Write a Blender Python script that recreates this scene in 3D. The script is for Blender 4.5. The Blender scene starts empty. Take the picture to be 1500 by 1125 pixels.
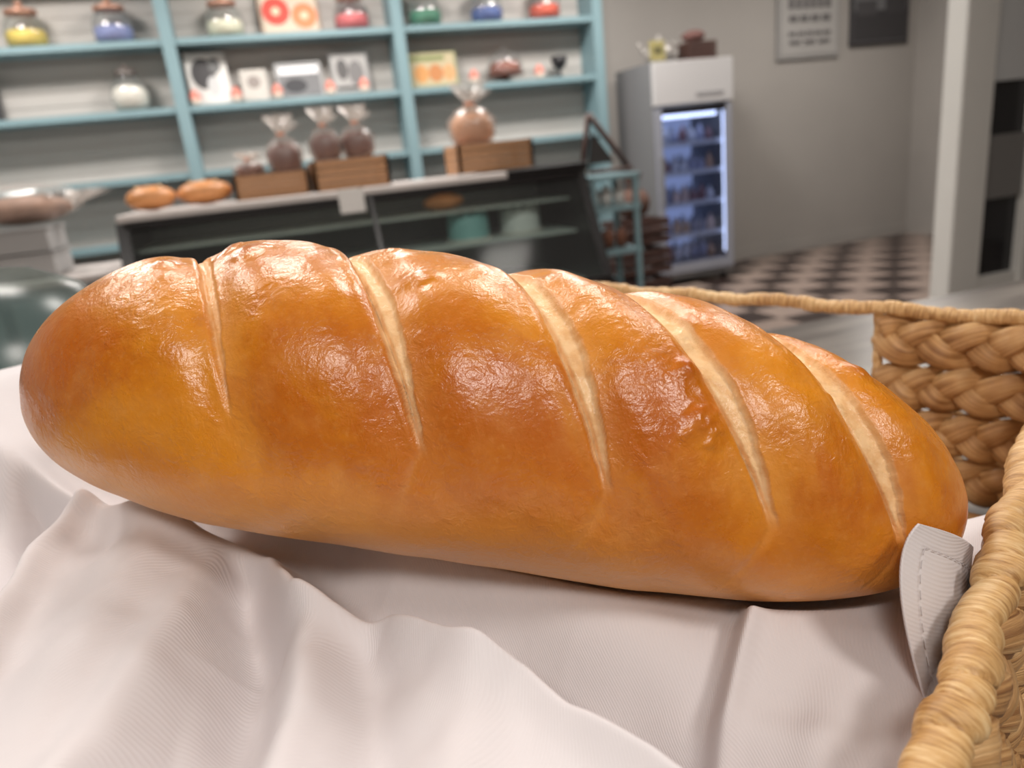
import bpy, math, numpy as np
from mathutils import Matrix, Vector
rng = np.random.default_rng(7)
sc = bpy.context.scene
sc.view_settings.view_transform = 'Standard'
CAMH = 1.30
YAW = math.radians(16.6); CY, SY = math.cos(YAW), math.sin(YAW)

# ------------------------------------------------------------------ materials
def srgb(r, g, b):
    f = lambda c: (c/255/12.92) if c/255 <= .04045 else ((c/255+.055)/1.055)**2.4
    return (f(r), f(g), f(b), 1)
def new_mat(name):
    m = bpy.data.materials.new(name); m.use_nodes = True
    nt = m.node_tree
    return m, nt, nt.nodes, nt.links, nt.nodes['Principled BSDF']
def mat(name, col, rough=.5, metal=0, noise=.0, nscale=8, emit=0, bump=0, bscale=60, coat=0):
    m, nt, N, L, P = new_mat(name)
    c = srgb(*col)
    P.inputs['Base Color'].default_value = c
    P.inputs['Roughness'].default_value = rough
    P.inputs['Metallic'].default_value = metal
    P.inputs['Coat Weight'].default_value = coat
    tc = N.new('ShaderNodeTexCoord')
    if noise > 0:
        nz = N.new('ShaderNodeTexNoise'); nz.inputs['Scale'].default_value = nscale
        nz.inputs['Detail'].default_value = 5
        L.new(tc.outputs['Object'], nz.inputs['Vector'])
        mx = N.new('ShaderNodeMix'); mx.data_type = 'RGBA'
        mx.inputs[6].default_value = tuple(c[i]*(1-noise) for i in range(3))+(1,)
        mx.inputs[7].default_value = tuple(min(1, c[i]*(1+noise)) for i in range(3))+(1,)
        L.new(nz.outputs['Fac'], mx.inputs[0]); L.new(mx.outputs[2], P.inputs['Base Color'])
    if bump > 0:
        nb = N.new('ShaderNodeTexNoise'); nb.inputs['Scale'].default_value = bscale
        L.new(tc.outputs['Object'], nb.inputs['Vector'])
        bp = N.new('ShaderNodeBump'); bp.inputs['Distance'].default_value = bump
        L.new(nb.outputs['Fac'], bp.inputs['Height']); L.new(bp.outputs[0], P.inputs['Normal'])
    if emit > 0:
        P.inputs['Emission Color'].default_value = c
        P.inputs['Emission Strength'].default_value = emit
    return m
def thin_glass(name, tint=(245, 248, 248), gl=.12, rough=.03, haze=0., hazecol=(235, 235, 235), fres=.5):
    m = bpy.data.materials.new(name); m.use_nodes = True
    nt = m.node_tree; N = nt.nodes; L = nt.links
    N.remove(N['Principled BSDF'])
    tr = N.new('ShaderNodeBsdfTransparent'); tr.inputs[0].default_value = srgb(*tint)
    df = N.new('ShaderNodeBsdfDiffuse'); df.inputs[0].default_value = srgb(*hazecol)
    m0 = N.new('ShaderNodeMixShader'); m0.inputs[0].default_value = haze
    L.new(tr.outputs[0], m0.inputs[1]); L.new(df.outputs[0], m0.inputs[2])
    g = N.new('ShaderNodeBsdfGlossy'); g.inputs['Roughness'].default_value = rough
    lw = N.new('ShaderNodeLayerWeight'); lw.inputs['Blend'].default_value = .25
    ma = N.new('ShaderNodeMath'); ma.operation = 'MULTIPLY_ADD'
    ma.inputs[1].default_value = fres; ma.inputs[2].default_value = gl*.4
    L.new(lw.outputs['Fresnel'], ma.inputs[0])
    mx = N.new('ShaderNodeMixShader'); L.new(ma.outputs[0], mx.inputs[0])
    L.new(m0.outputs[0], mx.inputs[1]); L.new(g.outputs[0], mx.inputs[2])
    L.new(mx.outputs[0], N['Material Output'].inputs[0])
    return m

# ------------------------------------------------------------------ mesh builder
def W(P):
    """shop frame: the basket corner of the shop is turned 16.6 deg against the room"""
    P = np.asarray(P, float)
    X, Y, Z = P[..., 0], P[..., 1], P[..., 2]
    return np.stack([CY*X+SY*Y, -SY*X+CY*Y, Z+CAMH], -1)
class MB:
    def __init__(s): s.v = []; s.f = []; s.m = []; s.uv = []; s.n = 0; s.mats = []; s.sm = []
    def mi(s, m):
        if m not in s.mats: s.mats.append(m)
        return s.mats.index(m)
    def add(s, V, F, m, uvs=None, smooth=True):
        V = np.asarray(V, float).reshape(-1, 3); o = s.n
        s.v.append(V); s.n += len(V); k = s.mi(m)
        for i, f in enumerate(F):
            s.f.append([o+j for j in f]); s.m.append(k); s.sm.append(smooth)
            s.uv.append(uvs[i] if uvs is not None else [(0, 0)]*len(f))
    def box(s, x0, x1, y0, y1, z0, z1, m):
        V = [(x, y, z) for x in (x0, x1) for y in (y0, y1) for z in (z0, z1)]
        F = [(0,1,3,2),(4,6,7,5),(0,4,5,1),(2,3,7,6),(0,2,6,4),(1,5,7,3)]
        s.add(V, F, m, smooth=False)
    def rbox(s, c, d, m, rz=0, tilt=0, bev=.1):
        """box with chamfered edges; c centre, d full dims, rz rotation, tilt about local x"""
        hx, hy, hz = d[0]/2, d[1]/2, d[2]/2; b = min(d)*bev
        V = []; F = []
        import itertools
        idx = {}
        for sx, sy, sz in itertools.product((-1, 1), repeat=3):
            for ax in range(3):
                p = [sx*(hx-b), sy*(hy-b), sz*(hz-b)]
                p[ax] = (sx*hx, sy*hy, sz*hz)[ax]
                idx[(sx, sy, sz, ax)] = len(V); V.append(p)
        for ax in range(3):
            o = [a for a in range(3) if a != ax]
            for sg in (-1, 1):
                q = []
                for (a, c2) in ((-1,-1),(1,-1),(1,1),(-1,1)):
                    k = [0,0,0]; k[ax] = sg; k[o[0]] = a; k[o[1]] = c2
                    q.append(idx[(k[0],k[1],k[2],ax)])
                F.append(q)
        for ax in range(3):
            o = [a for a in range(3) if a != ax]
            for a in (-1,1):
                for c2 in (-1,1):
                    def g(t, face):
                        k=[0,0,0]; k[ax]=t; k[o[0]]=a; k[o[1]]=c2
                        return idx[(k[0],k[1],k[2],face)]
                    F.append([g(-1,o[0]), g(1,o[0]), g(1,o[1]), g(-1,o[1])])
        for sx, sy, sz in itertools.product((-1, 1), repeat=3):
            F.append([idx[(sx,sy,sz,0)], idx[(sx,sy,sz,1)], idx[(sx,sy,sz,2)]])
        R = Matrix.Rotation(rz, 3, 'Z') @ Matrix.Rotation(tilt, 3, 'X')
        V = [tuple(R @ Vector(p) + Vector(c)) for p in V]
        s.add(V, F, m, smooth=False)
    def lathe(s, c, prof, m, n=28, ripple=0, rn=9, sx=1, sy=1):
        th = np.linspace(0, 2*np.pi, n, endpoint=False); V = []
        for r, z in prof:
            rr = r*(1+ripple*np.sin(rn*th+z*40))
            V.append(np.stack([c[0]+rr*np.cos(th)*sx, c[1]+rr*np.sin(th)*sy, np.full(n, c[2]+z)], -1))
        V = np.concatenate(V); F = []
        for i in range(len(prof)-1):
            for j in range(n):
                F.append((i*n+j, i*n+(j+1) % n, (i+1)*n+(j+1) % n, (i+1)*n+j))
        s.add(V, F, m)
    def blob(s, c, r, m, n=16, k=10, lump=.0, seed=0):
        rx, ry, rz = (r, r, r) if np.isscalar(r) else r
        V = []; F = []
        for i in range(k+1):
            p = -math.pi/2+math.pi*i/k
            for j in range(n):
                t = 2*math.pi*j/n
                q = 1+lump*(math.sin(3*t+seed)*math.cos(2*p+seed)+.5*math.sin(5*t+2*seed))
                V.append((c[0]+rx*q*math.cos(p)*math.cos(t), c[1]+ry*q*math.cos(p)*math.sin(t), c[2]+rz*math.sin(p)))
        for i in range(k):
            for j in range(n):
                F.append((i*n+j, i*n+(j+1) % n, (i+1)*n+(j+1) % n, (i+1)*n+j))
        s.add(V, F, m)
    def sweep(s, path, up, ru, rv, m, n=16, disp=None, world=False, cap=True):
        path = np.asarray(path, float); K = len(path)
        T = np.gradient(path, axis=0); T /= np.linalg.norm(T, axis=1)[:, None]+1e-12
        up = np.broadcast_to(np.asarray(up, float), path.shape)
        S = np.cross(T, up); S /= np.linalg.norm(S, axis=1)[:, None]+1e-12
        U = np.cross(S, T)
        al = np.concatenate([[0], np.cumsum(np.linalg.norm(np.diff(path, axis=0), axis=1))])
        th = np.linspace(0, 2*np.pi, n, endpoint=False)
        A, TH = np.meshgrid(al, th, indexing='ij')
        d = np.ones_like(A) if disp is None else disp(A, TH)
        ru = np.broadcast_to(ru, (K,)); rv = np.broadcast_to(rv, (K,))
        V = path[:, None, :]+(ru[:, None]*np.cos(TH)*d)[..., None]*S[:, None, :]+(rv[:, None]*np.sin(TH)*d)[..., None]*U[:, None, :]
        if world: V = W(V)
        V = V.reshape(-1, 3); F = []; uv = []
        for i in range(K-1):
            for j in range(n):
                j2 = (j+1) % n
                F.append((i*n+j, i*n+j2, (i+1)*n+j2, (i+1)*n+j))
                uv.append([(j/n, al[i]), ((j+1)/n, al[i]), ((j+1)/n, al[i+1]), (j/n, al[i+1])])
        if cap:
            F.append(tuple(range(n))[::-1]); uv.append([(0, 0)]*n)
            F.append(tuple((K-1)*n+j for j in range(n))); uv.append([(0, 0)]*n)
        s.add(V, F, m, uv)
    def obj(s, name, parent=None):
        me = bpy.data.meshes.new(name)
        V = np.concatenate(s.v)
        me.from_pydata(V.tolist(), [], s.f)
        for m in s.mats: me.materials.append(m)
        me.polygons.foreach_set('material_index', s.m)
        me.polygons.foreach_set('use_smooth', s.sm)
        uvl = me.uv_layers.new(name='UVMap')
        flat = [c for f in s.uv for p in f for c in p]
        uvl.data.foreach_set('uv', flat)
        me.update()
        o = bpy.data.objects.new(name, me); sc.collection.objects.link(o)
        if parent: o.parent = parent
        return o
def sstep(a, b, x):
    t = np.clip((x-a)/(b-a), 0, 1); return t*t*(3-2*t)
def empty(name, loc=(0, 0, 0)):
    e = bpy.data.objects.new(name, None); sc.collection.objects.link(e); return e

# ------------------------------------------------------------------ camera
pit, rol = math.radians(17.15), math.radians(6.15)
f = np.array([0, math.cos(pit), -math.sin(pit)]); r0 = np.array([1., 0, 0]); u0 = np.array([0, math.sin(pit), math.cos(pit)])
r = math.cos(rol)*r0-math.sin(rol)*u0; u = math.sin(rol)*r0+math.cos(rol)*u0
rot = lambda p: np.array([CY*p[0]+SY*p[1], -SY*p[0]+CY*p[1], p[2]])
r, u, f = rot(r), rot(u), rot(f)
cam = bpy.data.cameras.new('camera'); co = bpy.data.objects.new('camera', cam); sc.collection.objects.link(co)
co.matrix_world = Matrix(((r[0], u[0], -f[0], 0), (r[1], u[1], -f[1], 0), (r[2], u[2], -f[2], CAMH), (0, 0, 0, 1)))
cam.sensor_width = 36; cam.lens = 1080/1500*36; cam.clip_start = .01
cam.dof.use_dof = True; cam.dof.focus_distance = .27; cam.dof.aperture_fstop = 9.0
sc.camera = co

# ------------------------------------------------------------------ room shell
M_wall = mat('wall_paint_grey', (164, 159, 154), .8, noise=.04, nscale=3)
M_ceil = mat('ceiling_paint', (215, 211, 206), .9, noise=.03)
M_white = mat('white_frame_paint', (205, 203, 198), .5, noise=.03)
def solo(name, *a):
    b = MB(); b.box(*a); return b.obj(name)
XL, XR, YF, YB, ZC = -3.4, 6.85, -2.6, 6.72, 3.25
solo('wall_back', XL, XR, YB, YB+.1, 0, ZC, M_wall)
solo('wall_left', XL-.1, XL, YF, YB, 0, ZC, M_wall)
solo('wall_right', XR, XR+.1, YF, YB, 0, ZC, M_wall)
solo('wall_front', XL, XR, YF-.1, YF, 0, ZC, M_wall)
solo('ceiling', XL, XR, YF, YB, ZC, ZC+.1, M_ceil)
m, nt, N, L, P = new_mat('checker_floor_tiles')
tc = N.new('ShaderNodeTexCoord'); ck = N.new('ShaderNodeTexChecker'); ck.inputs['Scale'].default_value = 3.0
ck.inputs[1].default_value = srgb(154, 136, 126); ck.inputs[2].default_value = srgb(50, 38, 35)
L.new(tc.outputs['Object'], ck.inputs[0]); L.new(ck.outputs[0], P.inputs['Base Color']); P.inputs['Roughness'].default_value = .35
solo('floor', XL, XR, YF, YB, -.1, 0, m)
solo('baseboard_back', 3.1, XR, YB-.015, YB-.001, .001, .11, M_wall)

# glazed partition with white posts
M_night = mat('dark_window_glass', (34, 34, 36), .08)
M_sign = mat('pale_sign', (185, 186, 186), .6)
b = MB()
for x0, x1 in ((3.85, 4.09), (4.42, 4.64), (6.62, 6.84)):
    b.rbox(((x0+x1)/2, 3.5, 1.62), (x1-x0, .14, 3.22), M_white, bev=.06)
b.box(4.08, 6.7, 3.45, 3.55, .01, .28, M_white); b.box(4.08, 6.7, 3.45, 3.55, 2.9, 3.24, M_white)
b.box(4.08, 6.7, 3.49, 3.51, .28, 2.9, M_night)
b.box(4.12, 4.41, 3.46, 3.485, 1.42, 1.86, M_sign)
b.box(4.12, 4.41, 3.46, 3.485, .75, 1.12, mat('grey_notice', (110, 108, 106), .6))
b.obj('window_1')

# ------------------------------------------------------------------ teal shelving
M_teal = mat('teal_shelf_paint', (128, 156, 163), .5, noise=.05, nscale=4)
M_back = mat('shelf_backboard', (190, 185, 180), .7, noise=.03)
b = MB()
S3, S4 = 1.905, 2.375
SH = [.95, 1.43, S3, S4, 2.84]
for x in (-2.2, -.44, 1.28, 3.02):
    b.box(x-.045, x+.045, 6.38, 6.70, .02, 3.14, M_teal)
for z in SH+[.1, 3.14]:
    b.box(-3.3, 3.04, 6.40, 6.70, z-.045, z, M_teal)
b.box(-3.3, 3.04, 6.695, 6.712, .1, 3.1, M_back)
for k in range(31):
    b.box(-3.3, 3.04, 6.688, 6.696, .1+k*.1, .192+k*.1, M_back)
b.obj('teal_shelving_unit')

G_jar = thin_glass('jar_glass', (250, 252, 252), .15, .05, .06, fres=.35)
M_lid = mat('jar_lid_copper', (190, 145, 125), .35, metal=.4)
def candy_jar(U, z, col, rad=.135, h=.22):
    b = MB(); c = (U, 6.52, z+.002)
    b.lathe(c, [(0, 0), (rad*.8, 0), (rad, .03), (rad*1.03, h*.45), (rad*.95, h*.75), (rad*.75, h*.9), (rad*.72, h)], G_jar)
    mm = mat('candies', col, .5, noise=.3, nscale=60, bump=.004, bscale=45)
    b.lathe(c, [(0, .008), (rad*.76, .008), (rad*.94, .03), (rad*.97, h*.40), (rad*.9, h*.5), (rad*.5, h*.55), (0, h*.56)], mm)
    b.lathe(c, [(rad*.76, h), (rad*.8, h+.01), (rad*.78, h+.03), (rad*.3, h+.045), (.02, h+.05), (.03, h+.075), (.018, h+.09), (0, h+.092)], M_lid)
    b.obj('candy_jar')
for U, col in ((-1.37, (240, 205, 95)), (-.80, (135, 145, 195)), (-.02, (240, 232, 205)), (.94, (220, 105, 110)),
               (1.54, (60, 135, 105)), (2.07, (75, 100, 165)), (2.59, (225, 90, 60))):
    candy_jar(U, S4, col)

def picture(name, U, z, w, h, bg, spots, V=6.56, tilt=-.12, frame=None, rz=0):
    b = MB()
    mb = mat(name+'_print', bg, .6, noise=.12, nscale=9)
    mf = mat(name+'_frame', frame if frame else bg, .5)
    b.rbox((U, V, z+h/2+.004), (w, .018, h), mf, rz, tilt, .1)
    cz = z+h/2+.004
    R = Matrix.Rotation(rz, 3, 'Z') @ Matrix.Rotation(tilt, 3, 'X')
    def patch(x, zz, ww, hh, m, lift=.011, rnd=False):
        n = 20 if rnd else 4
        V2 = []
        for k in range(n):
            if rnd: px, pz = ww/2*math.cos(2*math.pi*k/n), hh/2*math.sin(2*math.pi*k/n)
            else: px, pz = ((-ww/2, -hh/2), (ww/2, -hh/2), (ww/2, hh/2), (-ww/2, hh/2))[k]
            q = R @ Vector((x+px, -lift, zz+pz)); V2.append((U+q.x, V+q.y, cz+q.z))
        b.add(V2, [tuple(range(n))], m, smooth=False)
    patch(0, 0, w*.9, h*.9, mb, .0105)
    for i, (x, zz, ww, hh, col, rnd) in enumerate(spots):
        patch(x*w, zz*h, ww*w, hh*h, mat(name+'_ink', col, .6), .0115+.0006*i, rnd)
    return b.obj(name)
picture('donut_picture', .47, S4, .46, .34, (205, 190, 170),
        [(-.22, 0, .46, .6, (200, 65, 50), 1), (-.22, 0, .14, .18, (225, 200, 170), 1), (.24, -.12, .42, .55, (225, 130, 85), 1), (.24, -.12, .14, .17, (225, 200, 170), 1)], frame=(150, 125, 105))
picture('photo_print', -.22, S3, .30, .38, (225, 222, 218),
        [(-.1, .1, .6, .6, (70, 68, 70), 1), (.2, .25, .3, .3, (110, 110, 110), 1), (.1, -.15, .3, .4, (200, 200, 200), 1)], rz=.12)
picture('greeting_card', .11, S3, .20, .24, (200, 195, 188), [(0, .1, .5, .4, (150, 140, 135), 1)])
picture('framed_photo', .46, S3, .36, .27, (120, 120, 122), [(0, .28, .86, .22, (245, 245, 248), 0), (-.1, -.15, .5, .4, (60, 60, 64), 1)], frame=(170, 170, 170))
picture('framed_photo', .87, S3, .31, .32, (170, 168, 166), [(-.2, .1, .3, .5, (90, 88, 88), 1), (.15, 0, .4, .6, (120, 118, 118), 1), (0, -.35, .8, .08, (80, 80, 80), 0)], frame=(140, 140, 140))
picture('cookie_picture', 1.56, S3, .42, .28, (195, 180, 145), [(-.25, -.1, .3, .5, (210, 150, 90), 1), (.05, -.1, .3, .5, (195, 130, 80), 1), (.32, -.1, .25, .45, (215, 160, 110), 1), (-.1, .33, .7, .14, (130, 140, 90), 0)], frame=(150, 150, 110))
picture('dark_picture', -1.78, S3, .25, .33, (50, 48, 50), [(0, 0, .5, .5, (120, 118, 115), 1)])

b = MB(); c = (-.79, 6.52, S3+.002)
b.lathe(c, [(0, 0), (.1, 0), (.13, .04), (.135, .12), (.11, .2), (.07, .23), (.07, .25)], G_jar)
b.lathe(c, [(0, .01), (.09, .01), (.12, .04), (.125, .12), (.1, .17), (0, .19)], mat('sugar', (228, 222, 212), .8))
b.lathe(c, [(.075, .25), (.078, .29), (.02, .3), (.028, .325), (0, .33)], mat('dark_lid', (90, 82, 78), .4))
b.obj('sugar_canister')
b = MB(); c = (2.18, 6.51, S3+.002)
b.lathe(c, [(0, 0), (.09, 0), (.03, .02), (.03, .04), (.162, .05), (.166, .06), (0, .06)], mat('cake_stand_wood', (115, 75, 62), .5))
b.lathe(c, [(.155, .06), (.157, .14), (.13, .2), (.07, .24), (.015, .25), (.02, .275), (0, .28)], G_jar)
b.lathe(c, [(0, .062), (.13, .062), (.135, .1), (.12, .15), (0, .17)], mat('chocolate_cake', (140, 78, 60), .6, noise=.4, nscale=20), ripple=.04)
b.obj('cake_dome')
b = MB(); c = (2.69, 6.52, S3+.002)
b.lathe(c, [(0, 0), (.05, 0), (.012, .02), (.012, .06), (.06, .1), (.075, .17), (.05, .18), (0, .14)], mat('black_goblet', (35, 33, 36), .4)); b.obj('goblet')
M_pink = mat('pink_icing', (225, 140, 125), .6, noise=.1); M_cup = mat('cupcake_cup', (225, 205, 190), .7)
for U in (-.34, -.04, .27, .68, .95, 1.88, 2.47):
    b = MB(); c = (U, 6.45, S3+.002)
    b.lathe(c, [(0, 0), (.028, 0), (.04, .045), (0, .045)], M_cup, ripple=.05, rn=8)
    b.lathe(c, [(.042, .045), (.046, .06), (.034, .075), (.036, .082), (.02, .1), (.0, .12)], M_pink, ripple=.05)
    b.obj('cupcake')

# ------------------------------------------------------------------ display case
M_black = mat('black_case_metal', (26, 23, 24), .35)
M_counter = mat('white_stone_top', (206, 198, 194), .35, noise=.08, nscale=12)
M_in = mat('case_interior', (112, 114, 111), .5); M_shelfg = mat('case_shelf', (180, 188, 182), .4)
G_case = thin_glass('case_glass', (222, 230, 228), .02, .1, .03, fres=.05)
case = empty('display_case')
b = MB()
pv = [(4.33, 1.17), (4.02, .56), (4.02, .02), (5.10, .02), (5.10, 1.17)]
for x0, x1 in ((-.74, -.68), (1.84, 1.90)):
    V = [(x, y, z) for x in (x0, x1) for y, z in pv]
    b.add(V, [(0,1,2,3,4), (9,8,7,6,5)]+[(i, i+5, (i+1) % 5+5, (i+1) % 5) for i in range(5)], M_black, smooth=False)
b.box(-.68, 1.84, 4.04, 5.08, .02, .50, M_black)
b.box(-.68, 1.84, 5.05, 5.09, .5, 1.17, M_in)
b.box(-.68, 1.84, 4.2, 5.05, .50, .52, M_shelfg)
b.box(-.68, 1.84, 4.38, 5.05, .80, .815, M_shelfg)
b.box(-.68, 1.84, 4.46, 5.05, 1.0, 1.012, M_shelfg)
b.box(-.70, 1.86, 4.31, 4.36, 1.13, 1.17, M_black)
b.box(-.6, 1.76, 4.40, 4.43, 1.14, 1.165, mat('case_lamp', (255, 245, 230), .5, emit=2.5))
for xm in (.56,):
    V = [(xm+dx, y+dy, z) for dx in (0, .025) for (y, z) in ((4.31, 1.17), (4.01, .56)) for dy in (-.012, .012)]
    b.add(V, [(0,2,3,1), (4,5,7,6), (0,4,6,2), (1,3,7,5), (0,1,5,4), (2,6,7,3)], M_black, smooth=False)
b.box(-.70, 1.86, 4.0, 4.04, .50, .56, M_black)
b.obj('body', case)
b = MB()
b.rbox((.335, 4.72, 1.19), (2.13, .80, .04), M_counter, bev=.15)
b.rbox((1.66, 4.72, 1.195), (.52, .80, .05), M_black, bev=.15)
b.obj('top_slab', case)
b = MB(); b.add([(-.68, 4.325, 1.12), (1.84, 4.325, 1.12), (1.84, 4.03, .55), (-.68, 4.03, .55)], [(0,1,2,3)], G_case, smooth=False); b.obj('front_glass', case)

def cake(U, V, z, col, r=.13, h=.14):
    b = MB(); c = (U, V, z+.002)
    b.lathe(c, [(0, 0), (r*1.15, 0), (r*1.15, .012), (0, .012)], mat('cake_board', (200, 195, 185), .5))
    b.lathe(c, [(r, .012), (r*1.01, h*.5), (r, h), (r*.93, h+.012), (0, h+.014)], mat('cake_icing', col, .5, noise=.06))
    for k in range(10):
        t = k*math.pi/5; b.blob((c[0]+r*.82*math.cos(t), c[1]+r*.82*math.sin(t), z+h+.02), (.02, .02, .018), mat('icing_dots', tuple(min(255, q+20) for q in col), .5), 10, 6)
    b.obj('layer_cake')
cake(1.20, 4.62, .815, (130, 180, 178)); cake(1.56, 4.66, .815, (215, 218, 214)); cake(.15, 4.7, .52, (190, 160, 140)); cake(-.3, 4.7, .52, (160, 120, 95)); cake(.9, 4.6, .52, (215, 205, 190))
M_crustb = mat('background_crust', (200, 136, 82), .45, noise=.25, nscale=25, bump=.004, bscale=25)
M_crustd = mat('dark_crust', (106, 58, 50), .5, noise=.3, nscale=25, bump=.004, bscale=25)
b = MB(); b.blob((1.08, 4.7, 1.012+.052), (.13, .08, .05), M_crustb, 20, 12, .03); b.obj('bread_roll')

for U, V, rx in ((-.58, 4.62, .13), (-.30, 4.66, .15)):
    b = MB(); b.blob((U, V, 1.212+.066), (rx, .10, .066), M_crustb, 24, 14, .03)
    for k in (-1, 0, 1): b.blob((U+k*rx*.45, V-.01, 1.212+.119), (.012, .06, .014), mat('score_mark', (225, 185, 140), .7), 8, 6)
    b.obj('round_loaf')

M_wick = mat('crate_wood', (172, 128, 92), .7, noise=.25, nscale=40, bump=.003, bscale=90)
def crate(U0, U1, V0, V1, z, h):
    b = MB(); t = .02
    n = 4
    for k in range(n):
        za, zb = z+h*k/n+.002, z+h*(k+.9)/n
        b.box(U0, U1, V0, V0+t, za, zb, M_wick); b.box(U0, U1, V1-t, V1, za, zb, M_wick)
        b.box(U0, U0+t, V0, V1, za, zb, M_wick); b.box(U1-t, U1, V0, V1, za, zb, M_wick)
    for x in (U0+.005, U1-.03):
        for y in (V0+t, V1-2*t): b.box(x, x+.025, y, y+t, z+.002, z+h, M_wick)
    b.box(U0+t, U1-t, V0+t, V1-t, z+h-.022, z+h-.002, M_wick)
    b.obj('wooden_crate')
G_cell = thin_glass('cellophane', (250, 248, 246), .10, .22, .14, (228, 222, 218), fres=.25)
G_tuft = thin_glass('cellophane_tuft', (250, 248, 246), .10, .22, .42, (235, 230, 226), fres=.25)
def bagged(U, V, z, m, r=.10, h=.16):
    b = MB(); z += .003
    b.lathe((U, V, z), [(0, 0), (r*.8, 0), (r*.95, h*.3), (r, h*.7), (r*.7, h), (0, h*1.08)], m, 24, .04, 3, 1, .8)
    b.lathe((U, V, z-.001), [(r*.9, 0), (r*1.08, h*.3), (r*1.12, h*.8), (r*.7, h*1.15), (r*.22, h*1.35)], G_cell, 48, .10, 9, 1, .8)
    b.lathe((U, V, z-.001), [(r*.22, h*1.35), (r*.16, h*1.4), (r*.5, h*1.75), (r*.75, h*2.0), (r*.8, h*2.1)], G_tuft, 48, .20, 7, 1, .6)
    for k in range(5):
        t = k*2.3; a0 = np.array([U, V, z+h*1.38])
        q = np.array([math.cos(t)*r*.9, math.sin(t)*r*.6, h*(.5+.15*math.sin(k*2))])
        b.add([a0, a0+q*.5+np.array([0, 0, .03]), a0+q, a0+q+np.array([r*.35, 0, -.02]), a0+q*.5+np.array([r*.2, 0, -.02])], [(0, 1, 2, 3, 4)], G_tuft, smooth=False)
    b.lathe((U, V, z+h*1.33), [(r*.2, 0), (r*.26, .01), (r*.2, .02)], mat('twist_tie', (215, 150, 120), .5))
    b.obj('bagged_bread')
crate(-.14, .28, 4.55, 4.90, 1.212, .13); crate(.30, .74, 4.50, 4.85, 1.212, .17)
crate(1.17, 1.66, 4.55, 4.90, 1.222, .17)
bagged(.17, 4.72, 1.212+.13, M_crustd, .092, .15); bagged(.41, 4.67, 1.212+.17, M_crustd, .085, .14); bagged(.60, 4.70, 1.212+.17, M_crustd, .09, .14)
bagged(-.04, 4.72, 1.212+.13, M_crustd, .08, .06)
bagged(1.32, 4.70, 1.222+.17, mat('pale_bun', (205, 150, 110), .5, noise=.2, nscale=20), .13, .17)
b = MB(); b.rbox((.47, 4.30, 1.15), (.14, .006, .13), mat('price_card', (222, 218, 214), .6), tilt=-.05); 
b.box(.42, .52, 4.304, 4.40, 1.211, 1.214, mat('price_card_fold', (222, 218, 214), .6)); b.obj('price_card')

M_box = mat('grey_carton', (165, 163, 162), .7, noise=.05)
b = MB(); b.box(-3.3, -.80, 4.72, 5.4, .02, .86, mat('cabinet_teal_dark', (100, 130, 136), .6)); b.rbox((-2.05, 5.05, .885), (2.52, .74, .045), M_counter)
for k in range(4): b.rbox((-3.0+k*.62, 4.71, .45), (.56, .02, .7), M_teal)
b.obj('back_counter')
for i, (z, w) in enumerate(((.91, .5), (1.05, .46))):
    b = MB(); b.rbox((-1.42+.02*i, 5.0, z+.068), (w, .4, .13), M_box, bev=.05); b.rbox((-1.42+.02*i, 5.0, z+.131), (w+.02, .42, .012), M_box); b.obj('cake_carton')
b = MB(); b.blob((-1.30, 5.0, 1.20+.085), (.24, .15, .08), mat('floured_loaf', (150, 118, 100), .7, noise=.5, nscale=12), 26, 14, .06)
b.blob((-1.30, 5.0, 1.20+.12), (.29, .19, .115), G_cell, 60, 14, .12, 3)
for k in range(9):
    t = k*.9; q = np.array([.16*math.cos(t), .1*math.sin(t), .10]); a0 = np.array([-1.05-.1*(k % 2), 5.0, 1.28])
    b.add([a0, a0+q, a0+q+np.array([.06, .02, -.03])], [(0, 1, 2)], G_tuft, smooth=False)
b.obj('bagged_loaf')

b = MB()
for x in (2.0, 2.3):
    for y in (4.45, 4.75): b.rbox((x, y, .56), (.035, .035, 1.10), M_teal)
for z in (.25, .62, .9, 1.1): b.rbox((2.15, 4.6, z), (.35, .35, .03), M_teal)
b.obj('teal_side_shelf')
M_dw = mat('dark_wood', (74, 50, 44), .5, noise=.2); M_chalk = mat('chalkboard', (60, 56, 55), .7)
b = MB()
def stick(b, p, q, m, w=.02): 
    b.sweep([p, tuple((np.array(p)+np.array(q))/2), q], (0, .99, .1), w/2*1.4, w/2*1.4, m, 4)
stick(b, (2.00, 4.60, 1.14), (2.07, 4.60, 1.50), M_dw, .03); stick(b, (2.34, 4.60, 1.14), (2.07, 4.60, 1.50), M_dw, .03)
stick(b, (2.02, 4.52, 1.14), (2.32, 4.52, 1.14), M_dw, .02); stick(b, (2.05, 4.70, 1.14), (2.07, 4.62, 1.49), M_dw, .02)
b.add([(2.05, 4.61, 1.19), (2.24, 4.61, 1.19), (2.09, 4.61, 1.40)], [(0, 1, 2)], M_chalk, smooth=False)
b.obj('easel_sign')
for i, (z, col) in enumerate(((.915, (205, 200, 195)), (.635, (120, 75, 55)))):
    b = MB(); mm = mat('jar_goods', col, .5)
    for k in range(3): b.lathe((2.06+.09*k, 4.58, z+.002), [(0, 0), (.035, 0), (.038, .09), (.025, .11), (.025, .125), (0, .127)], mm, 16)
    b.obj('preserve_jars')
b = MB()
for k in range(3):
    z = .01+k*.24
    b.rbox((2.85, 5.55, z+.12), (.42, .36, .02), M_dw)
    for y in (5.38, 5.72):
        for zz in (.04, .11, .18): b.rbox((2.85, y, z+zz), (.44, .015, .05), M_dw)
    for x in (2.64, 3.06):
        for zz in (.04, .11, .18): b.rbox((x, 5.55, z+zz), (.015, .34, .05), M_dw)
b.obj('stacked_crates')
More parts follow.
